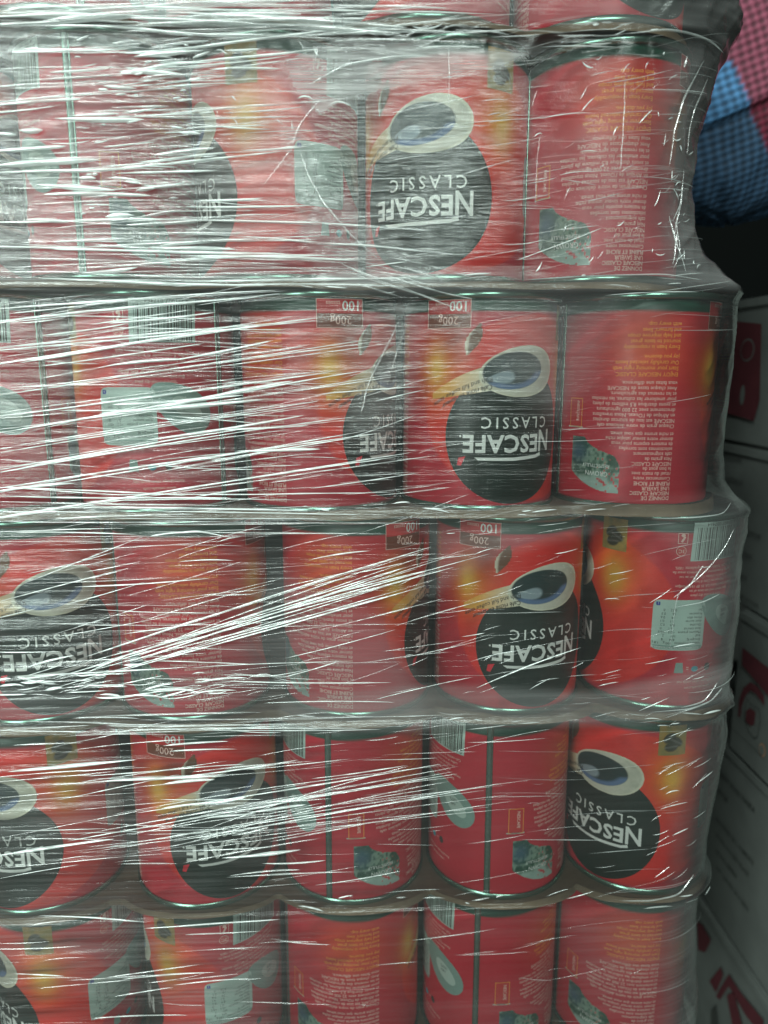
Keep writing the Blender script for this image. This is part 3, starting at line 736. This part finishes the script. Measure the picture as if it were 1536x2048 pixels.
# third full row: steep fan
for y0, x1, y1 in ((1335, 980, 1085), (1350, 1010, 1100), (1370, 940, 1130), (1385, 860, 1165), (1360, 900, 1128)):
    for k in range(3): pleat(150+R_.uniform(-60, 120), y0+R_.uniform(-14, 10)-20, x1+R_.uniform(-160, 0), y1+R_.uniform(-4, 14)+6, R_.uniform(1.6, 3.6), R_.choice((0, 0, 1)), R_.uniform(-5, 2))
zone(26, (-30, 760), (1060, 1300), (80, 300), (13, 3), (1.2, 3.2), (4, 4, 4), 3)
zone(40, (-40, 560), (1060, 1420), (80, 380), (2, 3), (1.2, 3.2), (3, 4, 4), 3)
zone(60, (-40, 560), (1340, 1400), (20, 130), (6, 6), (1.0, 3.0), (4, 4, 4), 5, 5)
zone(16, (560, 1000), (1240, 1400), (60, 260), (14, 4), (1.0, 3.0), (3, 4, 4), 3)
zone(20, (-40, 500), (1430, 1470), (120, 500), (1, 1.5), (1.5, 4), (2, 5, 4), 3)
# fourth full row: two fans running up to the right
for y0, x1, y1 in ((1690, 1020, 1545), (1700, 1065, 1558), (1712, 1070, 1572), (1722, 1060, 1600), (1680, 960, 1530), (1640, 1000, 1522)):
    for k in range(3): pleat(150+R_.uniform(-20, 260), y0+R_.uniform(-12, 6)-12, x1+R_.uniform(-200, 0), y1+R_.uniform(-5, 12)+4, R_.uniform(1.4, 3.4), R_.choice((0, 1, 1)), R_.uniform(-8, 2))
zone(44, (-40, 560), (1470, 1760), (60, 360), (4, 3), (1.2, 3.8), (4, 4, 5), 3)
zone(14, (100, 700), (1480, 1700), (100, 300), (10, 3), (1.0, 3.0), (3, 4, 4), 3)
zone(10, (600, 1000), (1450, 1560), (60, 220), (8, 4), (1.0, 2.6), (2, 4, 4), 3)
# bottom row: sparse
zone(22, (-40, 560), (1830, 2040), (40, 220), (3, 4), (1.2, 3.6), (3, 4, 5), 3)
for a in ((290, 1852, 560, 1833, 3), (370, 1868, 520, 1860, 2.5), (232, 1990, 345, 1972, 2.5), (30, 1945, 130, 1950, 3)): pleat(*a[:4], a[4], 0)
# fine level scratches and short white flecks in place of glints all over
zone(210, (380, 1380), (60, 2040), (20, 190), (5, 4), (0.8, 1.9), (0.5, 3, 10), 3, 1)
zone(120, (700, 1350), (60, 560), (20, 200), (6, 5), (0.8, 2.0), (1, 3, 8), 4, 2)
zone(50, (760, 1400), (1040, 1440), (15, 70), (15, 9), (0.8, 2.2), (3, 3, 4), 2, 2)
zone(40, (140, 420), (80, 460), (8, 34), (4, 9), (1.5, 4), (6, 2, 1), 2, 3)
zone(36, (1040, 1380), (100, 560), (8, 40), (45, 25), (1.0, 2.8), (4, 3, 2), 6, 3)
zone(30, (1290, 1390), (1440, 1760), (20, 60), (22, 8), (1.0, 2.2), (2, 4, 4), 3, 2)
zone(16, (430, 700), (80, 260), (10, 50), (-40, 40), (1.2, 3.0), (4, 3, 2), 8, 4)
# longer curved folds at the right
def curve_pleat(pts, w, m):
    pleat(0, 0, 60, 0, w, m, line=pts)
for pts, w, m in (([(1080, 270), (1075, 300), (1070, 420)], 1.6, 1), ([(898, 95), (897, 225)], 2.2, 1), ([(1250, 160), (1246, 250), (1240, 340)], 2.6, 1),
                  ([(1345, 530), (1352, 480), (1340, 430)], 3, 1), ([(1350, 440), (1372, 400), (1378, 360)], 2.5, 1),
                  ([(600, 300), (615, 350), (650, 410), (700, 470), (770, 530)], 4, 2), ([(590, 290), (560, 330), (520, 380)], 2, 2), ([(640, 200), (600, 250), (580, 300)], 3, 2),
                  ([(800, 640), (770, 700), (740, 760), (720, 830)], 5, 2), ([(815, 640), (800, 690), (775, 760)], 3, 2),
                  ([(1405, 1130), (1380, 1170), (1345, 1195)], 3, 1), ([(1340, 1215), (1400, 1205), (1440, 1190)], 2.2, 1), ([(1440, 1370), (1410, 1405), (1360, 1415)], 2.6, 1)):
    curve_pleat(pts, w, m)
for pts, w, m in (([(1345, 540), (1362, 500), (1356, 450), (1375, 400), (1382, 330)], 2.4, 2), ([(1372, 545), (1350, 470), (1365, 420)], 2.0, 1), ([(1340, 330), (1352, 260), (1372, 190), (1420, 110)], 4, 2),
                  ([(1390, 300), (1400, 220), (1440, 140)], 3, 2), ([(1250, 70), (1330, 62), (1420, 72), (1470, 78)], 3.5, 1), ([(830, 100), (900, 70), (1010, 62), (1120, 66)], 4, 1), ([(620, 170), (690, 130), (800, 112), (930, 118)], 3.5, 1),
                  ([(1475, 1060), (1440, 1110), (1390, 1160), (1352, 1190), (1338, 1300)], 3.4, 2), ([(1480, 1010), (1440, 1028), (1380, 1034), (1300, 1036)], 2.6, 1), ([(1455, 1385), (1430, 1405), (1380, 1418), (1300, 1424)], 3.2, 1),
                  ([(1395, 1760), (1360, 1790), (1300, 1800), (1240, 1800)], 3.0, 1), ([(300, 1072), (340, 1066), (400, 1062), (470, 1076)], 4, 0), ([(1050, 560), (1180, 552), (1330, 548), (1400, 560)], 2.4, 1)):
    curve_pleat(pts, w, m)
zone(12, (620, 800), (500, 575), (60, 220), (-12, 6), (1.5, 4), (0, 4, 6), 6, 2)
for yj in (62, 562, 1018, 1436, 1806):
    zone(16, (520, 1440), (yj-14, yj+12), (8, 60), (4, 8), (1.4, 3.6), (5, 3, 3), 2, 1)  # white specks painted as glints along the layer joints
me = mesh_np('film_pleats_and_glints', np.concatenate(PV), np.concatenate(PF), PL, True, np.concatenate(PMI))
po = link('film_pleats_and_glints', me, wrap); po['kind'] = 'stuff'

# ------------------------------------------------------------------ cartons on the right
CX = 0.362
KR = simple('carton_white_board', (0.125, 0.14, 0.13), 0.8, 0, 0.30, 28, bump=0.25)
CINK = dict(dark=simple('carton_black_ink', (0.04, 0.045, 0.04), 0.8), red=simple('carton_red_ink', (0.085, 0.012, 0.018), 0.8, var=0.3, scale=60), tan=simple('carton_tan_ink', (0.35, 0.20, 0.12), 0.8))
def wall_at(px, py):
    d = FW+RT*(px-768)/FPX-UP*(py-1024)/FPX; return EYE+d*(CX-EYE[0])/d[0]
def carton(label, z0, z1, y0, y1, prints, depth=0.22, dx=0.0, dent=0):
    root = empty('carton', (CX+dx, (y0+y1)/2, z0)); tag(root, label, 'carton', 'printed cartons in the neighbouring stack')
    bm = bmesh.new(); bmesh.ops.create_cube(bm, size=1)
    for v in bm.verts:
        v.co = Vector(((v.co.x+0.5)*depth, v.co.y*(y1-y0), (v.co.z+0.5)*(z1-z0)))
    bmesh.ops.bevel(bm, geom=bm.edges[:], offset=0.0025, segments=3, affect='EDGES')
    bmesh.ops.subdivide_edges(bm, edges=[e for e in bm.edges if e.calc_length() > 0.05], cuts=3, use_grid_fill=True)
    for v in bm.verts:
        v.co.x += 0.0012*mnoise.noise(Vector((v.co.y*20, v.co.z*20, z0*9)))
    me = bpy.data.meshes.new('carton_box'); bm.to_mesh(me); bm.free(); me.materials.append(KR)
    for p in me.polygons: p.use_smooth = False
    link('carton_box', me, root)
    # the two top flaps meet in a taped line: a raised lid edge along the top
    V = []; yy0, yy1 = -(y1-y0)/2, (y1-y0)/2
    b = bmesh.new(); bmesh.ops.create_cube(b, size=1)
    for v in b.verts: v.co = Vector((-0.0012+v.co.x*0.0022, v.co.y*(y1-y0-0.004), (z1-z0)-0.0045+v.co.z*0.008))
    bmesh.ops.bevel(b, geom=b.edges[:], offset=0.0008, segments=2, affect='EDGES')
    m2 = bpy.data.meshes.new('carton_fold'); b.to_mesh(m2); b.free(); m2.materials.append(KR)
    link('folded_edge', m2, root)
    for nm, fn in prints:
        dcl = Decal(); fn(dcl)
        # print plane: x = along the wall toward the viewer (to the right as seen), y = down
        for v in dcl.bm.verts:
            s_, t_, l_ = v.co.x, v.co.y, v.co.z
            v.co = Vector((-0.0022-l_*4, -s_-(y0+y1)/2, -t_-z0))
        me = dcl.build(nm, wrap=False)
        q = link(nm, me, root)
        if nm == 'lettering': q['kind'] = 'stuff'
    return root
# print coordinates are (-y, -z) in world: helper to get them from measured pixels
def S(px, py): p = wall_at(px, py); return -p[1], -p[2]
zz = [wall_at(1490, y)[2] for y in (598, 893, 1218, 1525, 1925, 2330)]
yfar2 = wall_at(1489, 1215)[1]
def pr_red(dc):
    pts = [S(1462, 650), S(1472, 642), S(1528, 648), S(1524, 800), S(1512, 842), S(1480, 832), S(1455, 826)]
    dc.poly(pts, CINK['red']); a = S(1500, 700); dc.ell(a[0], a[1], 0.012, 0.010, KR, L1); dc.ell(a[0], a[1], 0.0105, 0.0085, CINK['red'], L2)
    a = S(1490, 790); dc.ell(a[0], a[1], 0.004, 0.009, KR, L1)
def txt(lines):
    def f(dc):
        for s_, px, py, size, ink in lines:
            x, y = S(px, py); dc.text(s_, x, y, size, CINK[ink], 0, 1.0, 0.02, flip=False)
    return f
def pr_logo(dc):
    # maroon stripe, swoosh round a small jar outline, panel line
    dc.poly([S(1496, 1295), S(1560, 1345), S(1560, 1405), S(1495, 1330)], CINK['red'])
    dc.poly([S(1487, 1432), S(1489, 1400), S(1498, 1376), S(1512, 1364), S(1526, 1372), S(1540, 1392), S(1540, 1412), S(1524, 1388), S(1512, 1380), S(1502, 1392), S(1495, 1412), S(1492, 1434)], CINK['red'])
    dc.poly([S(1504, 1422), S(1512, 1416), S(1523, 1424), S(1521, 1448), S(1514, 1452), S(1503, 1442)], CINK['red'], L1)
    o = [S(1505, 1396), S(1512, 1408), S(1530, 1418), S(1532, 1440), S(1526, 1475), S(1518, 1476), S(1508, 1462), S(1500, 1440), S(1502, 1415)]
    for p, q in zip(o, o[1:]+o[:1]):
        dx, dy = q[0]-p[0], q[1]-p[1]; L = math.hypot(dx, dy); nx, ny = -dy/L*0.0004, dx/L*0.0004
        dc.poly([(p[0]-nx, p[1]-ny), (q[0]-nx, q[1]-ny), (q[0]+nx, q[1]+ny), (p[0]+nx, p[1]+ny)], CINK['dark'])
    for p, q in ((S(1493, 1330), S(1468, 1450)), (S(1468, 1450), S(1536, 1512))):
        dx, dy = q[0]-p[0], q[1]-p[1]; L = math.hypot(dx, dy); nx, ny = -dy/L*0.0003, dx/L*0.0003
        dc.poly([(p[0]-nx, p[1]-ny), (q[0]-nx, q[1]-ny), (q[0]+nx, q[1]+ny), (p[0]+nx, p[1]+ny)], CINK['dark'])
    a = S(1536, 1500); dc.ell(a[0], a[1], 0.005, 0.006, CINK['tan']); dc.ell(a[0], a[1], 0.0038, 0.0046, KR, L1)
def pr_red4(dc):
    dc.poly([S(1427, 1962), S(1450, 1934), S(1455, 1950), S(1440, 1985)], CINK['red'])
    dc.poly([S(1440, 1992), S(1466, 1948), S(1490, 1985), S(1536, 2040), S(1536, 2075), S(1500, 2030), S(1466, 1972), S(1448, 2000)], CINK['red'])
    dc.poly([S(1402, 1842), S(1412, 1850), S(1430, 1880), S(1418, 1905), S(1404, 1900)], CINK['red'])
    dc.poly([S(1462, 1990), S(1476, 1984), S(1488, 2030), S(1500, 2075), S(1478, 2075)], CINK['red'])
    dc.poly([S(1430, 2020), S(1440, 2010), S(1446, 2075), S(1430, 2075)], CINK['dark'])
def lines_block(x0, y0, dy, n, sz):
    w = ['PROTEGER DE L HUMIDITE', 'STORE IN A DRY PLACE', 'NE PAS GERBER', 'LOT 1204 PN 24 X 200G', 'KEEP AWAY FROM HEAT', 'COLIS DE 24 BOITES']
    return [(w[i % len(w)], x0, y0+i*dy, sz, 'dark') for i in range(n)]
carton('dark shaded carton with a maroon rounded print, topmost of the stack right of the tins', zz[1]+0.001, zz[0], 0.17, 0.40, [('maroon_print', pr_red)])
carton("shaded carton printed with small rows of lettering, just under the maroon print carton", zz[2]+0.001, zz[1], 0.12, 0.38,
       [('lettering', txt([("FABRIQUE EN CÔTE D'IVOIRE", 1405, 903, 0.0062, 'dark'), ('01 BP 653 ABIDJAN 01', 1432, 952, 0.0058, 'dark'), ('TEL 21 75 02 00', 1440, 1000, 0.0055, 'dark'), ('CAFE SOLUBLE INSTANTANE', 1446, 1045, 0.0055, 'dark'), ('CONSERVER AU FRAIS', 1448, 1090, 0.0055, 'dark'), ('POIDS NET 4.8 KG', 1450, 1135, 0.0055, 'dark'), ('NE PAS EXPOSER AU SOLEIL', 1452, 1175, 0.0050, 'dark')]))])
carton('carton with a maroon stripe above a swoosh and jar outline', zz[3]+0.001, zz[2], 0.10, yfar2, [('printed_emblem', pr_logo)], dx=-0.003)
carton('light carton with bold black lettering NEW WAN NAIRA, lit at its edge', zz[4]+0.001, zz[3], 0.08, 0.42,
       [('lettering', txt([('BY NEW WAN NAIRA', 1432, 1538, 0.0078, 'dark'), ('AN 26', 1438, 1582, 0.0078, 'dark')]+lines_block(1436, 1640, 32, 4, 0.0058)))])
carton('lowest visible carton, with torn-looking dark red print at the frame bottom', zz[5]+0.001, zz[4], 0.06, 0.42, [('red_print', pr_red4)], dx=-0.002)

# ------------------------------------------------------------------ checked woven bag, above right
def bag():
    c = at(1470, 20, 0.27); cx, cy, cz = c[0]+0.012, 0.27, c[2]
    NU, NV = 200, 200
    A = np.linspace(0, 2*pi, NU, endpoint=False); B = np.linspace(-pi/2+0.02, pi/2-0.02, NV); AA, BB = np.meshgrid(A, B)
    rx, ry, rz = 0.118, 0.085, 0.175
    cb = np.sign(np.cos(BB))*np.abs(np.cos(BB))**0.8; sb = np.sign(np.sin(BB))*np.abs(np.sin(BB))**0.9
    k = 1+0.05*(vnoise(AA*2+3, BB*2, 5)-0.5)+0.03*(vnoise(AA*6, BB*5, 6)-0.5)
    X = rx*np.cos(AA)*cb*k; Y = ry*np.sin(AA)*cb*k; Z = rz*sb*k
    # folds: the cloth steps in below a crease
    P = np.stack([X+cx, Y+cy, Z+cz], -1).reshape(-1, 3); px, py = pix(P); px = px.reshape(X.shape); py = py.reshape(X.shape)
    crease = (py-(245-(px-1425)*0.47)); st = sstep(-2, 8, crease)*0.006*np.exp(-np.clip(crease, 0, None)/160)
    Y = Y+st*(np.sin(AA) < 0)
    V = np.stack([X, Y, Z], -1).reshape(-1, 3)
    m = NT('checked_weave'); p = m.n('ShaderNodeBsdfPrincipled'); a = m.n('ShaderNodeAttribute'); a.attribute_name = 'print'
    uv = m.n('ShaderNodeUVMap'); uv.uv_map = 'cloth'
    sp = m.n('ShaderNodeSeparateXYZ'); m.l(uv.outputs[0], sp.inputs[0])
    su = m.math('SINE', m.math('MULTIPLY', sp.outputs[0], 2*pi)); sv = m.math('SINE', m.math('MULTIPLY', sp.outputs[1], 2*pi))
    h = m.math('MULTIPLY', su, sv); hh = m.rng(h, -1, 1, 0, 1)
    gn = m.rng(hh, 0.1, 0.9, 0.45, 1.35); nz = m.noise(300, m.n('ShaderNodeTexCoord').outputs['Object']); gn = m.math('MULTIPLY', gn, m.rng(nz, 0.3, 0.7, 0.85, 1.15))
    sc = m.n('ShaderNodeVectorMath', operation='SCALE'); m.l(a.outputs['Color'], sc.inputs[0]); m.l(gn, sc.inputs['Scale'])
    m.l(sc.outputs[0], p.inputs['Base Color']); p.inputs['Roughness'].default_value = 0.75
    m.l(m.bump(hh, 0.8, 0.001), p.inputs['Normal']); m.l(p.outputs[0], m.out.inputs[0])
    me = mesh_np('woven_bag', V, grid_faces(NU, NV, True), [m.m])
    pink = sstep(-2, 2, (px-1460)-(py-115)*np.interp(py, (115, 200, 290), (0.44, 0.46, 0.43)))
    pink = np.maximum(pink, sstep(-2, 2, 120-py))
    low = sstep(-2, 3, crease)  # blue and pink both turn darker below the crease line
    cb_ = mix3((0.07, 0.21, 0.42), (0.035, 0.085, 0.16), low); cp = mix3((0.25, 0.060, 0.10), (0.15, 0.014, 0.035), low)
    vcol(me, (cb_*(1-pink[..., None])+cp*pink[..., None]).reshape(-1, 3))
    uvl = me.uv_layers.new(name='cloth'); li = np.empty(len(me.loops), np.int32); me.loops.foreach_get('vertex_index', li)
    th = 0.35; q = 1/0.0084
    uu = (X*cos(th)-Z*sin(th))*q+Y*60; vv = (X*sin(th)+Z*cos(th))*q
    uvl.data.foreach_set('uv', np.stack([uu.ravel(), vv.ravel()], 1)[li].astype(np.float32).ravel())
    o = link('woven_bag', me); o.location = (cx, cy, cz)
    tag(o, 'bulging checked blue and pink woven bag hanging beside the top rows', 'bag'); return o
bag()

# ------------------------------------------------------------------ floor
fm = simple('warehouse_concrete', (0.12, 0.13, 0.12), 0.9, 0, 0.3, 6, bump=0.2)
me = bpy.data.meshes.new('floor'); me.from_pydata([(-6, -6, -0.95), (6, -6, -0.95), (6, 6, -0.95), (-6, 6, -0.95)], [], [(0, 1, 2, 3)]); me.materials.append(fm)
tag(link('floor', me), kind='structure')
